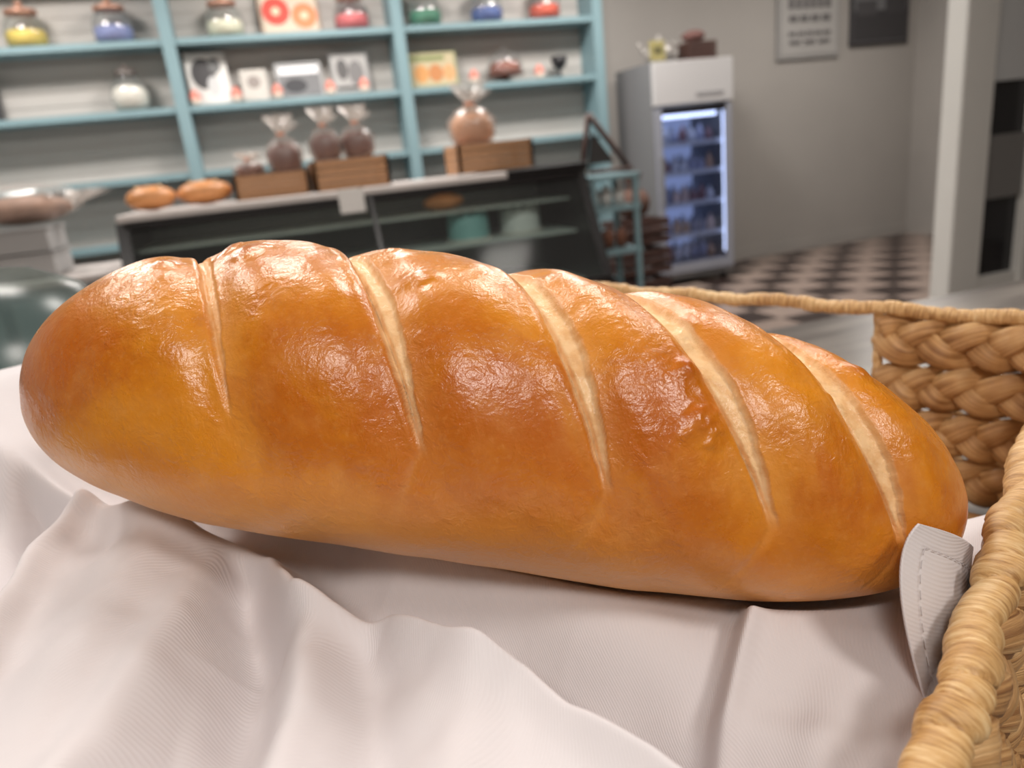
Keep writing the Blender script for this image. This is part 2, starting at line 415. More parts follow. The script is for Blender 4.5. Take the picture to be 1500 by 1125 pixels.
b = MB(); b.blob((2.82, 5.5, .83), (.15, .12, .12), mat('burlap_sack', (96, 70, 60), .9, noise=.2), 20, 12, .08); b.lathe((2.82, 5.5, .9), [(.06, 0), (.03, .06), (.07, .16)], mat('burlap_sack_neck', (96, 70, 60), .9), 20, .15); b.obj('flour_sack')

# ------------------------------------------------------------------ fridge
fr = empty('display_fridge')
M_fs = mat('fridge_side_grey', (128, 128, 130), .5); M_fh = mat('fridge_header', (194, 192, 192), .5)
M_fi = mat('fridge_interior_glow', (165, 178, 212), .5, emit=.6); M_led = mat('fridge_led', (225, 235, 255), .5, emit=3)  # back panel glows weakly by itself, light put into its material
b = MB(); x0, x1, y0, y1 = 3.28, 4.05, 5.93, 6.62
b.box(x0, x0+.04, y0+.04, y1, .06, 1.92, M_fs); b.box(x1-.04, x1, y0+.04, y1, .06, 1.92, M_fs)
b.box(x0+.04, x1-.04, y1-.04, y1, .06, 1.92, M_fs); b.box(x0+.04, x1-.04, y0+.04, y1-.04, 1.56, 1.92, M_fs); b.box(x0+.04, x1-.04, y0+.04, y1-.04, .06, .2, M_fs)
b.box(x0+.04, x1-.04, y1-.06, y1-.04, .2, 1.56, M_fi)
b.rbox(((x0+x1)/2, y0+.013, 1.74), (x1-x0, .05, .35), M_fh, bev=.1)
b.box(x0+.4, x1-.1, y0-.018, y0-.013, 1.62, 1.65, mat('fridge_badge', (150, 148, 150), .5))
for x in (x0+.06, x1-.06):
    for y in (y0+.1, y1-.08): b.lathe((x, y, .001), [(0, 0), (.03, 0), (.03, .06), (0, .06)], M_black, 12)
b.obj('cabinet', fr)
b = MB()
M_fd = mat('fridge_door_frame', (150, 152, 162), .4)
b.box(x0+.01, x0+.07, y0, y0+.035, .12, 1.55, M_fd); b.box(x1-.07, x1-.01, y0, y0+.035, .12, 1.55, M_fd)
b.box(x0+.07, x1-.07, y0, y0+.035, 1.49, 1.55, M_black); b.box(x0+.07, x1-.07, y0, y0+.035, .12, .2, M_fd)
b.box(x0+.07, x1-.07, y0+.015, y0+.02, .2, 1.49, thin_glass('fridge_door_glass', (232, 236, 248), .1))
b.rbox((x0+.04, y0-.03, .95), (.025, .03, .4), M_fs)
b.obj('door', fr)
b = MB(); b.box(x0+.1, x1-.1, y0+.1, y0+.16, 1.46, 1.49, M_led); b.box(x0+.05, x0+.06, y0+.06, y0+.08, .25, 1.5, M_led); b.box(x1-.055, x1-.05, y0+.06, y0+.08, .25, 1.5, M_led); b.obj('led_strip', fr)
b = MB(); M_wire = mat('fridge_wire', (200, 205, 215), .4)
for z in (.42, .70, .97, 1.22): b.box(x0+.05, x1-.05, y0+.1, y1-.08, z, z+.015, M_wire); b.box(x0+.05, x1-.05, y0+.09, y0+.1, z, z+.04, M_wire)
cols = [(150, 115, 118), (220, 224, 235), (175, 180, 205), (195, 160, 135), (140, 145, 170), (225, 200, 190)]
for j, z in enumerate((.205, .435, .715, .985, 1.235)):
    for k in range(7):
        col = cols[(j*2+k//2) % 6] if j < 4 else cols[(k) % 3]
        rr = .035; hh = .13+.03*((j+k) % 2)
        for yy in (y0+.2, y0+.4):
            b.lathe((x0+.12+k*.088, yy, z+.001), [(0, 0), (rr, 0), (rr, hh*.62), (rr*.4, hh*.8), (rr*.4, hh), (0, hh)], mat('drink_bottle', col, .3) if yy < y0+.3 else M_wire, 12)
b.obj('shelves_and_bottles', fr)
b = MB(); M_sil = mat('teapot_silver', (185, 180, 175), .3, metal=.4)
c = (3.50, 6.2, 1.923)
b.lathe(c, [(0, 0), (.07, 0), (.12, .05), (.125, .1), (.09, .16), (.05, .18), (.05, .19), (.015, .21), (.02, .235), (0, .24)], M_sil)
t = np.linspace(0, 1, 12); b.sweep(np.stack([c[0]-.1-.1*t, c[1]+0*t, c[2]+.06+.12*t**1.5], -1), (0, 1, 0), .02-.01*t, .02-.01*t, M_sil, 10)
a2 = np.linspace(-1.3, 1.3, 16); b.sweep(np.stack([c[0]+.1+.08*np.cos(a2), c[1]+0*a2, c[2]+.1+.07*np.sin(a2)], -1), (0, 1, 0), .01, .01, M_sil, 8)
b.obj('teapot')
b = MB()
for k in range(3): b.rbox((3.87, 6.2, 1.925+.027+k*.052), (.28, .22, .045), M_dw, rz=.05*k)
b.blob((3.85, 6.2, 2.13), (.11, .08, .05), mat('cloth_dark_red', (120, 85, 80), .8), 16, 10, .06); b.obj('dark_wooden_box')
picture('small_sign', 3.37, 1.925, .14, .16, (150, 140, 90), [(0, 0, .6, .4, (90, 84, 50), 0)], V=6.0)

# ------------------------------------------------------------------ posters
def poster(name, U, z, w, h, frame, bg, bars):
    b = MB()
    b.rbox((U, 6.70, z), (w, .03, h), mat(name+'_frame', frame, .5)); b.box(U-w*.45, U+w*.45, 6.680, 6.684, z-h*.46, z+h*.46, mat(name+'_paper', bg, .7, noise=.1, nscale=3))
    for i, (x, zz, ww, hh, col) in enumerate(bars):
        b.box(U+(x-ww/2)*w, U+(x+ww/2)*w, 6.676-.0005*i, 6.680, z+(zz-hh/2)*h, z+(zz+hh/2)*h, mat(name+'_ink', col, .7))
    b.obj(name)
dk = (105, 102, 102)
bars = []
for zz, n, hh in ((.30, 5, .05), (.17, 4, .1), (.02, 6, .1), (-.12, 4, .06), (-.26, 5, .03), (-.34, 3, .03)):
    ws = .7/n
    for k in range(n): bars.append((-.35+ws*(k+.5), zz, ws*.72, hh, dk))
poster('text_poster', 5.46, 2.41, .74, .98, (150, 148, 146), (166, 163, 160), bars)
poster('landscape_poster', 6.34, 2.42, .74, .84, (62, 60, 62), (110, 110, 112), [(0, -.28, .9, .34, (58, 56, 58)), (-.25, -.08, .34, .16, (74, 72, 74)), (.25, -.05, .36, .2, (66, 64, 66)), (0, .2, .5, .1, (140, 140, 140))])

# ------------------------------------------------------------------ near counter
m, nt, N, L, P = new_mat('weathered_counter_top')
tc = N.new('ShaderNodeTexCoord'); mp = N.new('ShaderNodeMapping'); mp.inputs['Scale'].default_value = (2, 10, 2)
nz = N.new('ShaderNodeTexNoise'); nz.inputs['Scale'].default_value = 2; nz.inputs['Detail'].default_value = 5
cr = N.new('ShaderNodeValToRGB'); cr.color_ramp.elements[0].color = srgb(84, 78, 74); cr.color_ramp.elements[1].color = srgb(130, 123, 117)
cr.color_ramp.elements[0].position = .35; cr.color_ramp.elements[1].position = .65
L.new(tc.outputs['Object'], mp.inputs[0]); L.new(mp.outputs[0], nz.inputs['Vector']); L.new(nz.outputs['Fac'], cr.inputs[0]); L.new(cr.outputs[0], P.inputs['Base Color'])
P.inputs['Roughness'].default_value = .3
TOPZ = CAMH-.279
b = MB(); b.rbox((.2, .25, TOPZ-.02), (3.4, 1.28, .04), m, bev=.2); b.box(-1.45, 1.85, -.3, .85, .02, TOPZ-.04, mat('counter_front', (70, 74, 76), .6))
for k in range(5): b.rbox((-1.1+k*.66, .855, .5), (.6, .02, .85), mat('counter_panel', (92, 100, 102), .6))
b.obj('serving_counter')
G_dome = thin_glass('cloche_glass', (216, 225, 222), .1, .25, .06, (190, 200, 196), fres=.3)
b = MB(); c = W((-.475, .68, -.278))
b.lathe(c, [(0, 0), (.07, 0), (.03, .015), (.028, .03), (.13, .04), (.135, .048), (0, .05)], mat('cloche_stand', (150, 160, 157), .35), 48)
b.lathe(c, [(.124, .05), (.127, .06), (.125, .12), (.112, .17), (.085, .205), (.045, .225), (.012, .23), (.012, .235), (.02, .24), (.018, .25), (0, .255)], G_dome, 64)
b.lathe(c, [(.128, .05), (.131, .056), (.128, .062)], mat('cloche_rim', (150, 165, 165), .15), 64)
b.obj('glass_cloche')

# ------------------------------------------------------------------ basket
C0 = np.array([.346, .44]); e1 = np.array([-.7508, .6605]); e2 = np.array([-.6605, -.7508])
AL, BL = .50, .53
def BP(a, b, z): 
    a, b, z = np.broadcast_arrays(np.asarray(a, float), b, z)
    return np.stack([C0[0]+a*e1[0]+b*e2[0], C0[1]+a*e1[1]+b*e2[1], z], -1)
zr = lambda a, b: -.134+.030*np.asarray(a, float)-.08*np.asarray(b, float)
ZB = -.268
def fibre(name, su, sv, base=((150, 98, 52), (205, 158, 104), (232, 196, 146)), bd=.0012):
    m, nt, N, L, P = new_mat(name)
    uv = N.new('ShaderNodeUVMap'); mp = N.new('ShaderNodeMapping'); mp.inputs['Scale'].default_value = (su, sv, 1)
    nz = N.new('ShaderNodeTexNoise'); nz.inputs['Scale'].default_value = 1; nz.inputs['Detail'].default_value = 6; nz.inputs['Roughness'].default_value = .65
    L.new(uv.outputs[0], mp.inputs[0]); L.new(mp.outputs[0], nz.inputs['Vector'])
    cr = N.new('ShaderNodeValToRGB'); cr.color_ramp.elements[0].color = srgb(*base[0]); cr.color_ramp.elements[1].color = srgb(*base[2])
    cr.color_ramp.elements[0].position = .3; cr.color_ramp.elements[1].position = .72
    e = cr.color_ramp.elements.new(.5); e.color = srgb(*base[1])
    tc = N.new('ShaderNodeTexCoord'); n2 = N.new('ShaderNodeTexNoise'); n2.inputs['Scale'].default_value = 35
    L.new(tc.outputs['Object'], n2.inputs['Vector'])
    ad = N.new('ShaderNodeMath'); ad.operation = 'MULTIPLY_ADD'; ad.inputs[1].default_value = .45; 
    L.new(n2.outputs['Fac'], ad.inputs[0]); 
    sb = N.new('ShaderNodeMath'); sb.operation = 'SUBTRACT'; sb.inputs[1].default_value = .225
    L.new(nz.outputs['Fac'], sb.inputs[0]); L.new(sb.outputs[0], ad.inputs[2])
    L.new(ad.outputs[0], cr.inputs[0]); L.new(cr.outputs[0], P.inputs['Base Color'])
    bp = N.new('ShaderNodeBump'); bp.inputs['Distance'].default_value = bd; bp.inputs['Strength'].default_value = .8
    L.new(nz.outputs['Fac'], bp.inputs['Height']); L.new(bp.outputs[0], P.inputs['Normal'])
    P.inputs['Roughness'].default_value = .42
    return m
M_strand = fibre('hyacinth_strand', 22, 16, ((128, 82, 42), (192, 146, 94), (226, 188, 136)), bd=.0015)
M_wrap = fibre('hyacinth_wrap', 3, 600, ((150, 104, 56), (205, 162, 106), (236, 206, 156)), bd=.0008)
bask = empty('wicker_basket')
def braid(b, p0, p1, n_out, A=.0098, B=.0055, per=.074, ph=0):
    p0, p1 = np.array(p0), np.array(p1); Lg = np.linalg.norm(p1-p0)
    K = max(8, int(Lg/.0022)); t = np.linspace(0, 1, K)
    base = p0+(p1-p0)*t[:, None]
    for k in range(3):
        w = 2*np.pi*t*Lg/per+2*np.pi*k/3+ph+.3*np.sin(t*Lg*50+ph)
        P_ = base.copy(); P_[:, 2] += A*np.sin(w); P_[:, :2] += (B*np.sin(2*w))[:, None]*n_out
        fat = 1+.14*np.sin(w*.37+k*2+ph)+.10*np.cos(2*w)
        b.sweep(P_, (n_out[0], n_out[1], 0), .0082*fat, .0046*fat, M_strand, 20,
                disp=lambda A_, T_: 1+.07*np.sin(5*T_+A_*90)+.06*np.sin(9*T_-A_*60), world=True)
b = MB(); NR = 4
for k in range(NR):
    fr_ = (k+.60)/NR
    for nm, q0, q1, no in (('back', (0, 0), (AL, 0), -e2), ('right', (0, 0), (0, BL), -e1), ('left', (AL, 0), (AL, BL), e1), ('front', (0, BL), (AL, BL), e2)):
        segs = [(0., 1.)]
        if nm in ('back', 'front') and k < 2: segs = [(0., .104/AL), (1-.104/AL, 1.)]
        for s0, s1 in segs:
            aa, bb = [q0[i]+(q1[i]-q0[i])*s0 for i in (0, 1)], [q0[i]+(q1[i]-q0[i])*s1 for i in (0, 1)]
            def zz(q): z = float(zr(*q)); return z+(ZB-z)*fr_
            ins = -.002*k-(.007 if nm == 'right' else 0)
            P0 = BP(aa[0], aa[1], zz(aa)); P1 = BP(bb[0], bb[1], zz(bb))
            P0[:2] -= no*ins; P1[:2] -= no*ins
            braid(b, P0, P1, no, ph=k*2.1)
b.obj('braided_sides', bask)
b = MB()
def wrapd(pitch, amp, seed=0):
    def d(A_, T_):
        q = A_/pitch+T_/(2*np.pi)+.25*np.sin(A_*70+seed)+.15*np.sin(A_*171+seed)
        fr2 = q-np.floor(q); k = np.floor(q)
        return 1+amp*(np.sin(np.pi*fr2)**.5-.6)+.10*np.sin(k*2.4+seed)+.04*np.sin(T_*3+k)+.02*np.sin(fr2*25+k)
    return d
def rimpath(q0, q1, n=800, dz=0):
    t = np.linspace(0, 1, n); a = q0[0]+(q1[0]-q0[0])*t; bb = q0[1]+(q1[1]-q0[1])*t
    a = a+.0012*np.sin(t*55)
    P_ = BP(a, bb, zr(a, bb)+dz); 
    P_[:, 2] += .0012*np.sin(t*40); return P_
b.sweep(rimpath((-.006, -.006), (-.006, BL)), (0, 0, 1), .0070, .0066, M_wrap, 32, wrapd(.0155, .36), True)
b.sweep(rimpath((0, 0), (AL, 0)), (0, 0, 1), .0052, .0048, M_wrap, 20, wrapd(.012, .18, 2), True)
b.sweep(rimpath((AL, 0), (AL, BL)), (0, 0, 1), .007, .007, M_wrap, 20, wrapd(.0125, .25, 4), True)
b.sweep(rimpath((0, BL), (AL, BL)), (0, 0, 1), .006, .006, M_wrap, 20, wrapd(.0125, .25, 5), True)
for (a, bb, no) in ((.106, 0, 0), (AL-.106, 0, 0), (.106, BL, 0), (AL-.106, BL, 0)):
    z1 = float(zr(a, bb)); z = np.linspace(z1-.066, z1, 60)
    b.sweep(BP(a, bb, z), (0, 1, 0), .003, .0035, M_wrap, 12, wrapd(.009, .2), True)
for (a, bb) in ((0, 0), (AL, 0), (0, BL), (AL, BL)):
    z = np.linspace(ZB, float(zr(a, bb)), 80)
    b.sweep(BP(a, bb, z), (0, 1, 0), .006, .006, M_wrap, 12, wrapd(.012, .2), True)
b.obj('wrapped_rim', bask)
b = MB()
for k in range(18):
    bb = .012+(BL-.024)*(k+.5)/18; t = np.linspace(.006, AL-.006, 160)
    b.sweep(BP(t, bb, ZB-.001+.0015*np.sin(t*140+k*math.pi)), (0, 0, 1), .0135, .003, M_strand, 8, None, True)
b.obj('woven_base', bask)

# ------------------------------------------------------------------ loaf
E0 = np.array([-.2140, .334, -.0765]); E1 = np.array([.1735, .264, -.158]); ARCH = .0122
ax = E1-E0; LL = np.linalg.norm(ax); axn = ax/LL
nf = np.array([axn[1], -axn[0], 0]); nf /= np.linalg.norm(nf)
if nf[1] > 0: nf = -nf
nu = np.cross(nf, axn); nu = nu if nu[2] > 0 else -nu
NS, NP = 1000, 500
tt = np.linspace(0, 1, NS); s1 = (1-np.cos(np.pi*tt))/2
ph = np.linspace(-180, 180, NP, endpoint=False)
S, PH = np.meshgrid(s1, ph, indexing='ij'); PR = np.radians(PH)
def prof(s):
    q = np.abs(2*s-1); return np.sqrt(np.clip(1-q**3.5, 0, 1))
def Rh(s): return .0685+(.0615-.0685)*s+.0030*(1-(2*s-1)**2)
H0 = Rh(s1); V0 = Rh(s1)
H = (H0*prof(s1))[:, None]; Vt = (V0*prof(s1))[:, None]
def nse(x, y, sd):
    g = np.random.default_rng(sd); o = 0
    for k in range(7):
        a = g.uniform(0, 2*np.pi); fq = 2**(k*.45); o = o+np.sin(fq*(np.cos(a)*x+np.sin(a)*y)+g.uniform(0, 6)+1.3*np.sin(fq*.6*(x*np.sin(a)-y*np.cos(a))+k))/fq**.7
    return o/2.6
arc = PR*.065; sx = S*LL
bulge = np.zeros_like(S); pale = np.zeros_like(S); fringe = np.zeros_like(S); blis = np.zeros_like(S); edge = np.zeros_like(S)
#      s_top, s_front, phi_end, amount, width
SL = [(.158, .315, 12, .3, .6), (.330, .490, 9, 1., .88), (.505, .650, 6, 1., 1.0), (.622, .790, 4, 1., 1.15), (.772, .910, 2, .9, 1.35)]
jit = nse(sx*260, arc*260, 3); jit2 = nse(sx*600, arc*600, 13)
for i, (st, sf, pe, amt, wf) in enumerate(SL):
    sl = sf+(st-sf)*(PH-pe)/(111-pe)+.014*np.sin(np.clip((PH-pe)/105, 0, 1)*np.pi)
    d = (S-sl)*LL*.89
    m1 = sstep(pe-3, pe+12, PH)*(1-sstep(122, 138, PH))
    m2 = sstep(pe-35, pe+35, PH)*(1-sstep(125, 165, PH))
    w = (.0015+.0030*sstep(pe, pe+50, PH))*wf
    dd = np.abs(d)+.0005*jit+.00015*jit2
    bulge += -.0060*m2*np.exp(-(d/.0120)**2)
    bulge += -.0026*m1*(1-sstep(w*.75, w*1.10, dd))*(.4+.6*amt)
    bulge += .0010*m1*np.exp(-((d+w*1.8)/.0028)**2)*(.6+.4*amt)
    bulge += -.0036*m1*np.exp(-((d+w*.72)/.0009)**2)*amt
    bulge += .00013*m1*amt*jit2*(1-sstep(w*.75, w*1.05, dd))
    pale = np.maximum(pale, m1*(1-sstep(w*.85, w*1.2, dd))*(.2+.8*amt))
    edge = np.maximum(edge, m1*amt*np.exp(-((d+w*.80)/.0006)**2)*(.5+.5*jit))
    fringe = np.maximum(fringe, m2*np.exp(-((d-.002)/.006)**2)*.7)
    sl2 = sf-.035*np.clip((pe-PH)/40, 0, 1); d2 = (S-sl2)*LL
    m3 = sstep(pe-42, pe-6, PH)*(1-sstep(pe-2, pe+3, PH))*amt
    bulge += -.0006*m3*np.exp(-(d2/.0016)**2); fringe = np.maximum(fringe, .5*m3*np.exp(-((d2)/.0025)**2))
bulge += .0007*nse(sx*38, arc*38, 5)+.0004*nse(sx*120, arc*120, 8)*sstep(20, 70, PH)*sstep(-.4, .6, nse(sx*25, arc*25, 31))
def bumpat(s, p, hgt, rs, rp):
    global bulge, blis
    rr = np.sqrt(((S-s)*LL/rs)**2+((np.radians(PH-p))*.065/rp)**2)+.22*jit
    g = 1-sstep(.05, 1.25, rr)
    bulge += hgt*g*(1+.15*jit2); blis = np.maximum(blis, g*min(1, hgt/.002))
for q in ((.722, 32, .0026, .0085, .010), (.728, 27, .0012, .004, .005), (.705, 50, .0020, .006, .007), (.70, 74, .0018, .006, .009), (.84, 60, .0014, .005, .006),
          (.87, 84, .0016, .006, .007), (.19, 74, .0014, .009, .005), (.27, 80, .0016, .008, .009), (.235, 86, .0012, .005, .010), (.40, 95, .0014, .010, .006), (.56, 88, .0014, .008, .006), (.45, 70, .0010, .01, .006)):
    bumpat(*q)
cph, sph = np.cos(PR), np.sin(PR)
vs = np.where(sph > 0, Vt, Vt*.82)
env = np.clip(H/.03, 0, 1)
cx = np.sign(cph)*np.abs(cph)**.95; syv = np.sign(sph)*np.abs(sph)**.95
axis = E0[None, :]+s1[:, None]*ax[None, :]
axis[:, 2] += ARCH*(1-(2*s1-1)**2)
offn = (H*cx+bulge*env*cph); offu = (vs*syv+bulge*env*sph)
PV = axis[:, None, :]+offn[..., None]*nf+offu[..., None]*nu
PVw = W(PV).reshape(-1, 3)
I = np.arange(NS-1)[:, None]*NP; J = np.arange(NP)[None, :]; J2 = (J+1) % NP
Fq = np.stack([I+J, I+NP+J, I+NP+J2, I+J2], -1).reshape(-1, 4)
me = bpy.data.meshes.new('bread_loaf'); me.from_pydata(PVw.tolist(), [], Fq.tolist()); me.update()
me.polygons.foreach_set('use_smooth', [True]*len(me.polygons))
tanv = 1-sstep(-50, 5, PH+8*nse(sx*30, arc*30, 11))
dark = np.maximum(np.exp(-((PH-28)/36)**2), blis)
for nm, arr in (('pale', pale), ('fringe', fringe), ('tan', tanv), ('dark', dark), ('blis', blis), ('edge', np.clip(edge, 0, 1))):
    at = me.attributes.new(nm, 'FLOAT', 'POINT'); at.data.foreach_set('value', arr.reshape(-1).astype(np.float32))
loaf = bpy.data.objects.new('bread_loaf', me); sc.collection.objects.link(loaf)
m, nt, N, L, P = new_mat('egg_washed_crust')
def attr(n): a = N.new('ShaderNodeAttribute'); a.attribute_name = n; return a.outputs['Fac']
def math_(op, a, b_=None, c_=None):
    x = N.new('ShaderNodeMath'); x.operation = op
    for i, v in enumerate((a, b_, c_)):
        if v is None: continue
        if isinstance(v, (int, float)): x.inputs[i].default_value = v
        else: L.new(v, x.inputs[i])
    return x.outputs[0]
def mixc(fac, a, b_):
    x = N.new('ShaderNodeMix'); x.data_type = 'RGBA'
    L.new(fac, x.inputs[0]) if not isinstance(fac, float) else setattr(x.inputs[0], 'default_value', fac)
    for i, v in ((6, a), (7, b_)):
        if isinstance(v, tuple): x.inputs[i].default_value = v
        else: L.new(v, x.inputs[i])
    return x.outputs[2]
tc = N.new('ShaderNodeTexCoord')
def noise(scale, det=5, rg=.55, dist=0):
    x = N.new('ShaderNodeTexNoise'); x.inputs['Scale'].default_value = scale; x.inputs['Detail'].default_value = det
    x.inputs['Roughness'].default_value = rg; x.inputs['Distortion'].default_value = dist
    L.new(tc.outputs['Object'], x.inputs['Vector']); return x.outputs['Fac']
def rng_(v, a, b_):
    x = N.new('ShaderNodeMapRange'); x.interpolation_type = 'SMOOTHSTEP'; L.new(v, x.inputs[0]); x.inputs[1].default_value = a; x.inputs[2].default_value = b_; return x.outputs[0]
n1 = noise(16, 6, .6, .5); n2 = noise(60, 5, .6); n4 = noise(420, 3, .6)
gold = srgb(220, 138, 28); brown = srgb(188, 97, 12); light = srgb(230, 167, 94); palec = srgb(240, 202, 152); palec2 = srgb(226, 178, 122); blc = srgb(174, 85, 12)
c1 = mixc(math_('MULTIPLY', rng_(n1, .36, .62), math_('MULTIPLY_ADD', attr('dark'), .7, .3)), gold, brown)
c1 = mixc(math_('MULTIPLY', rng_(n2, .45, .7), .16), c1, light)
c1 = mixc(math_('MULTIPLY', rng_(n4, .5, .75), .16), c1, light)
c1 = mixc(math_('MULTIPLY', attr('tan'), .85), c1, light)
c1 = mixc(math_('MULTIPLY', attr('blis'), .4), c1, blc)
c1 = mixc(math_('MULTIPLY', attr('fringe'), .4), c1, light)
c1 = mixc(attr('pale'), c1, mixc(rng_(noise(140, 4), .4, .65), palec, palec2))
c1 = mixc(math_('MULTIPLY', attr('edge'), .5), c1, srgb(160, 110, 70))
L.new(c1, P.inputs['Base Color'])
rg = math_('ADD', .215, math_('ADD', math_('ADD', math_('MULTIPLY', attr('pale'), .35), math_('MULTIPLY', attr('fringe'), .12)), math_('ADD', math_('MULTIPLY', n2, .13), math_('MULTIPLY', attr('tan'), .14))))
L.new(rg, P.inputs['Roughness'])
P.inputs['Coat Weight'].default_value = .25; P.inputs['Coat Roughness'].default_value = .17
P.inputs['Subsurface Weight'].default_value = .08; P.inputs['Subsurface Radius'].default_value = (.6, .3, .1); P.inputs['Subsurface Scale'].default_value = .006
patch_ = rng_(noise(22, 3), .40, .60)
hh = math_('ADD', math_('MULTIPLY', noise(70, 3, .5, .3), .8),
     math_('ADD', math_('MULTIPLY', math_('MULTIPLY', noise(170, 4, .6, .8), patch_), .9), math_('MULTIPLY', noise(650, 3, .6), .25)))
bp = N.new('ShaderNodeBump'); bp.inputs['Distance'].default_value = .0016; bp.inputs['Strength'].default_value = .55
L.new(hh, bp.inputs['Height']); L.new(bp.outputs[0], P.inputs['Normal']); L.new(bp.outputs[0], P.inputs['Coat Normal'])
me.materials.append(m)

# ------------------------------------------------------------------ cloth
def polydist(X, Y, pts):
    best = np.full(X.shape, 1e9); sg = np.zeros(X.shape); tpar = np.zeros(X.shape); n = len(pts)-1
    for i in range(n):
        a = np.array(pts[i]); b_ = np.array(pts[i+1]); v = b_-a; l2 = v@v
        t = ((X-a[0])*v[0]+(Y-a[1])*v[1])/l2
        tcl = np.clip(t, 0 if i > 0 else -50, 1 if i < n-1 else 50)
        dx = X-a[0]-tcl*v[0]; dy = Y-a[1]-tcl*v[1]; d = np.hypot(dx, dy)
        s_ = np.sign(v[0]*dy-v[1]*dx)
        k = d < best; best = np.where(k, d, best); sg = np.where(k, s_, sg); tpar = np.where(k, i+np.clip(tcl, 0, 1), tpar)
    return best*sg, tpar
NA, NB = 680, 680
ga = np.linspace(-.004, .60, NA); gb = np.linspace(.012, .60, NB)
A_, B_ = np.meshgrid(ga, gb, indexing='ij')
X = C0[0]+A_*e1[0]+B_*e2[0]; Y = C0[1]+A_*e1[1]+B_*e2[1]
lx, ly = X-E0[0], Y-E0[1]
hd = ax[:2]/np.linalg.norm(ax[:2]); hl = np.linalg.norm(ax[:2])
sp = (lx*hd[0]+ly*hd[1])/hl; lat = lx*(-hd[1])+ly*hd[0]
spc = np.clip(sp, 0.002, .998); axz = E0[2]+spc*ax[2]+ARCH*(1-(2*spc-1)**2)
Hs = Rh(spc)*prof(spc)*1.02; Vs = Rh(spc)*prof(spc)*.82
D1, t1 = polydist(X, Y, [(-.235, .345), (-.200, .322), (-.165, .308), (-.132, .289), (-.112, .276), (-.099, .258), (-.088, .243), (-.071, .233), (-.050, .226), (-.036, .214), (-.021, .199), (-.002, .184), (.008, .168), (.027, .15), (.05, .12)])
D1 = -D1
w1 = nse(X*30, Y*30, 21); w2 = nse(X*80, Y*80, 22)
crest = sstep(.36, .49, A_)
low = axz-.050-.030*sstep(.045, .12, np.abs(lat))+.002*w1
low += -.032*np.exp(-((D1+.026)/.022)**2)
D2, t2 = polydist(X, Y, [(.115, .30), (.101, .277), (.080, .235), (.056, .195), (.03, .15)])
low += .013*sstep(-.007, .003, D2)
low += .007*np.exp(-(D2/.0045)**2)
low += .007*np.exp(-((D2+.040)/.012)**2)*sstep(.07, .10, np.abs(lat))
low += .005*np.exp(-((D2-.030)/.008)**2)*sstep(.06, .09, np.abs(lat))
low += .004*np.exp(-((lat+.085+.01*np.sin(sp*9))/.008)**2)
rimclose = np.exp(-np.clip(A_+.004, 0, 1)/.024)
low = low+(zr(A_, B_)-.013-low)*rimclose
lc = crest*sstep(.30, .40, B_)
low = low+(-.096+.004*w1-low)*lc
front = -.149+.003*w1+.0007*w2
front += .009*np.exp(-(D1/.011)**2)
def fold(pts, hgt, wd):
    d, t = polydist(X, Y, pts); return hgt*np.exp(-(d/wd)**2)
front += fold([(-.112, .255), (-.098, .222), (-.094, .175), (-.10, .12)], -.024, .014)
front += fold([(-.085, .225), (-.075, .19), (-.072, .14)], .008, .009)
front += fold([(-.055, .20), (-.048, .16), (-.05, .12)], -.009, .010)
front += fold([(-.02, .18), (-.025, .14), (-.04, .08)], .005, .011)
front += fold([(-.165, .30), (-.155, .23), (-.145, .15)], .012, .02)
front += fold([(-.13, .25), (-.127, .19), (-.125, .12)], .008, .009)
D3, t3 = polydist(X, Y, [(-.200, .345), (-.213, .318), (-.214, .29), (-.196, .235), (-.172, .17), (-.15, .1)])
front += .011*np.exp(-(D3/.008)**2)
sgn = 1 if D3[int(NA*.80), int(NB*.72)] > 0 else -1
front += -.030*sstep(.001, .014, sgn*D3)
front += fold([(-.26, .33), (-.245, .27), (-.22, .20)], .013, .011)
front += fold([(-.30, .35), (-.285, .28), (-.25, .20)], -.008, .011)
front = front+crest*.080
z = low+(front-low)*sstep(-.009, .004, D1)
sink = (1-sstep(.10, .205, B_+.10*(A_-.02)))*(1-sstep(.22, .34, A_))
z = z+(-.259-z)*sink
q = np.clip(1-(lat/np.maximum(Hs, 1e-4))**2, 0, 1)
bot = axz-Vs*np.sqrt(q)-.0035
inside = (q > 0) & (sp > 0) & (sp < 1)
z = np.where(inside, np.minimum(z, bot), z)
zrim = zr(A_, B_)
over = sstep(AL-.06, AL-.005, A_)
z = np.where(A_ > AL-.06, z*(1-over)+np.maximum(z, zrim+.013)*over, z)
fall = np.clip(A_-AL-.012, 0, 1); z = z-fall*1.2
ov2 = sstep(BL-.06, BL-.005, B_); z = z*(1-ov2)+np.maximum(z, zrim+.012)*ov2
z = z-np.clip(B_-BL-.012, 0, 1)*1.2
z = np.where(B_ < .05, np.minimum(z, -.20+.02*w1), z)
z = np.maximum(z, -.262)
P3 = W(np.stack([X, Y, z], -1)).reshape(-1, 3)
I = np.arange(NA-1)[:, None]*NB; J = np.arange(NB-1)[None, :]
Fq = np.stack([I+J, I+J+1, I+NB+J+1, I+NB+J], -1).reshape(-1, 4)
keep = ((B_ > .115)|(A_ > .3)).reshape(-1)          # napkin edge: bare basket in the far corner
Fq = Fq[keep[Fq].all(axis=1)]
m, nt, N, L, P = new_mat('white_twill_cotton')
P.inputs['Base Color'].default_value = srgb(217, 211, 213); P.inputs['Roughness'].default_value = .85
P.inputs['Sheen Weight'].default_value = .1
tc = N.new('ShaderNodeTexCoord'); mp = N.new('ShaderNodeMapping'); mp.inputs['Rotation'].default_value = (.5, .6, .9)
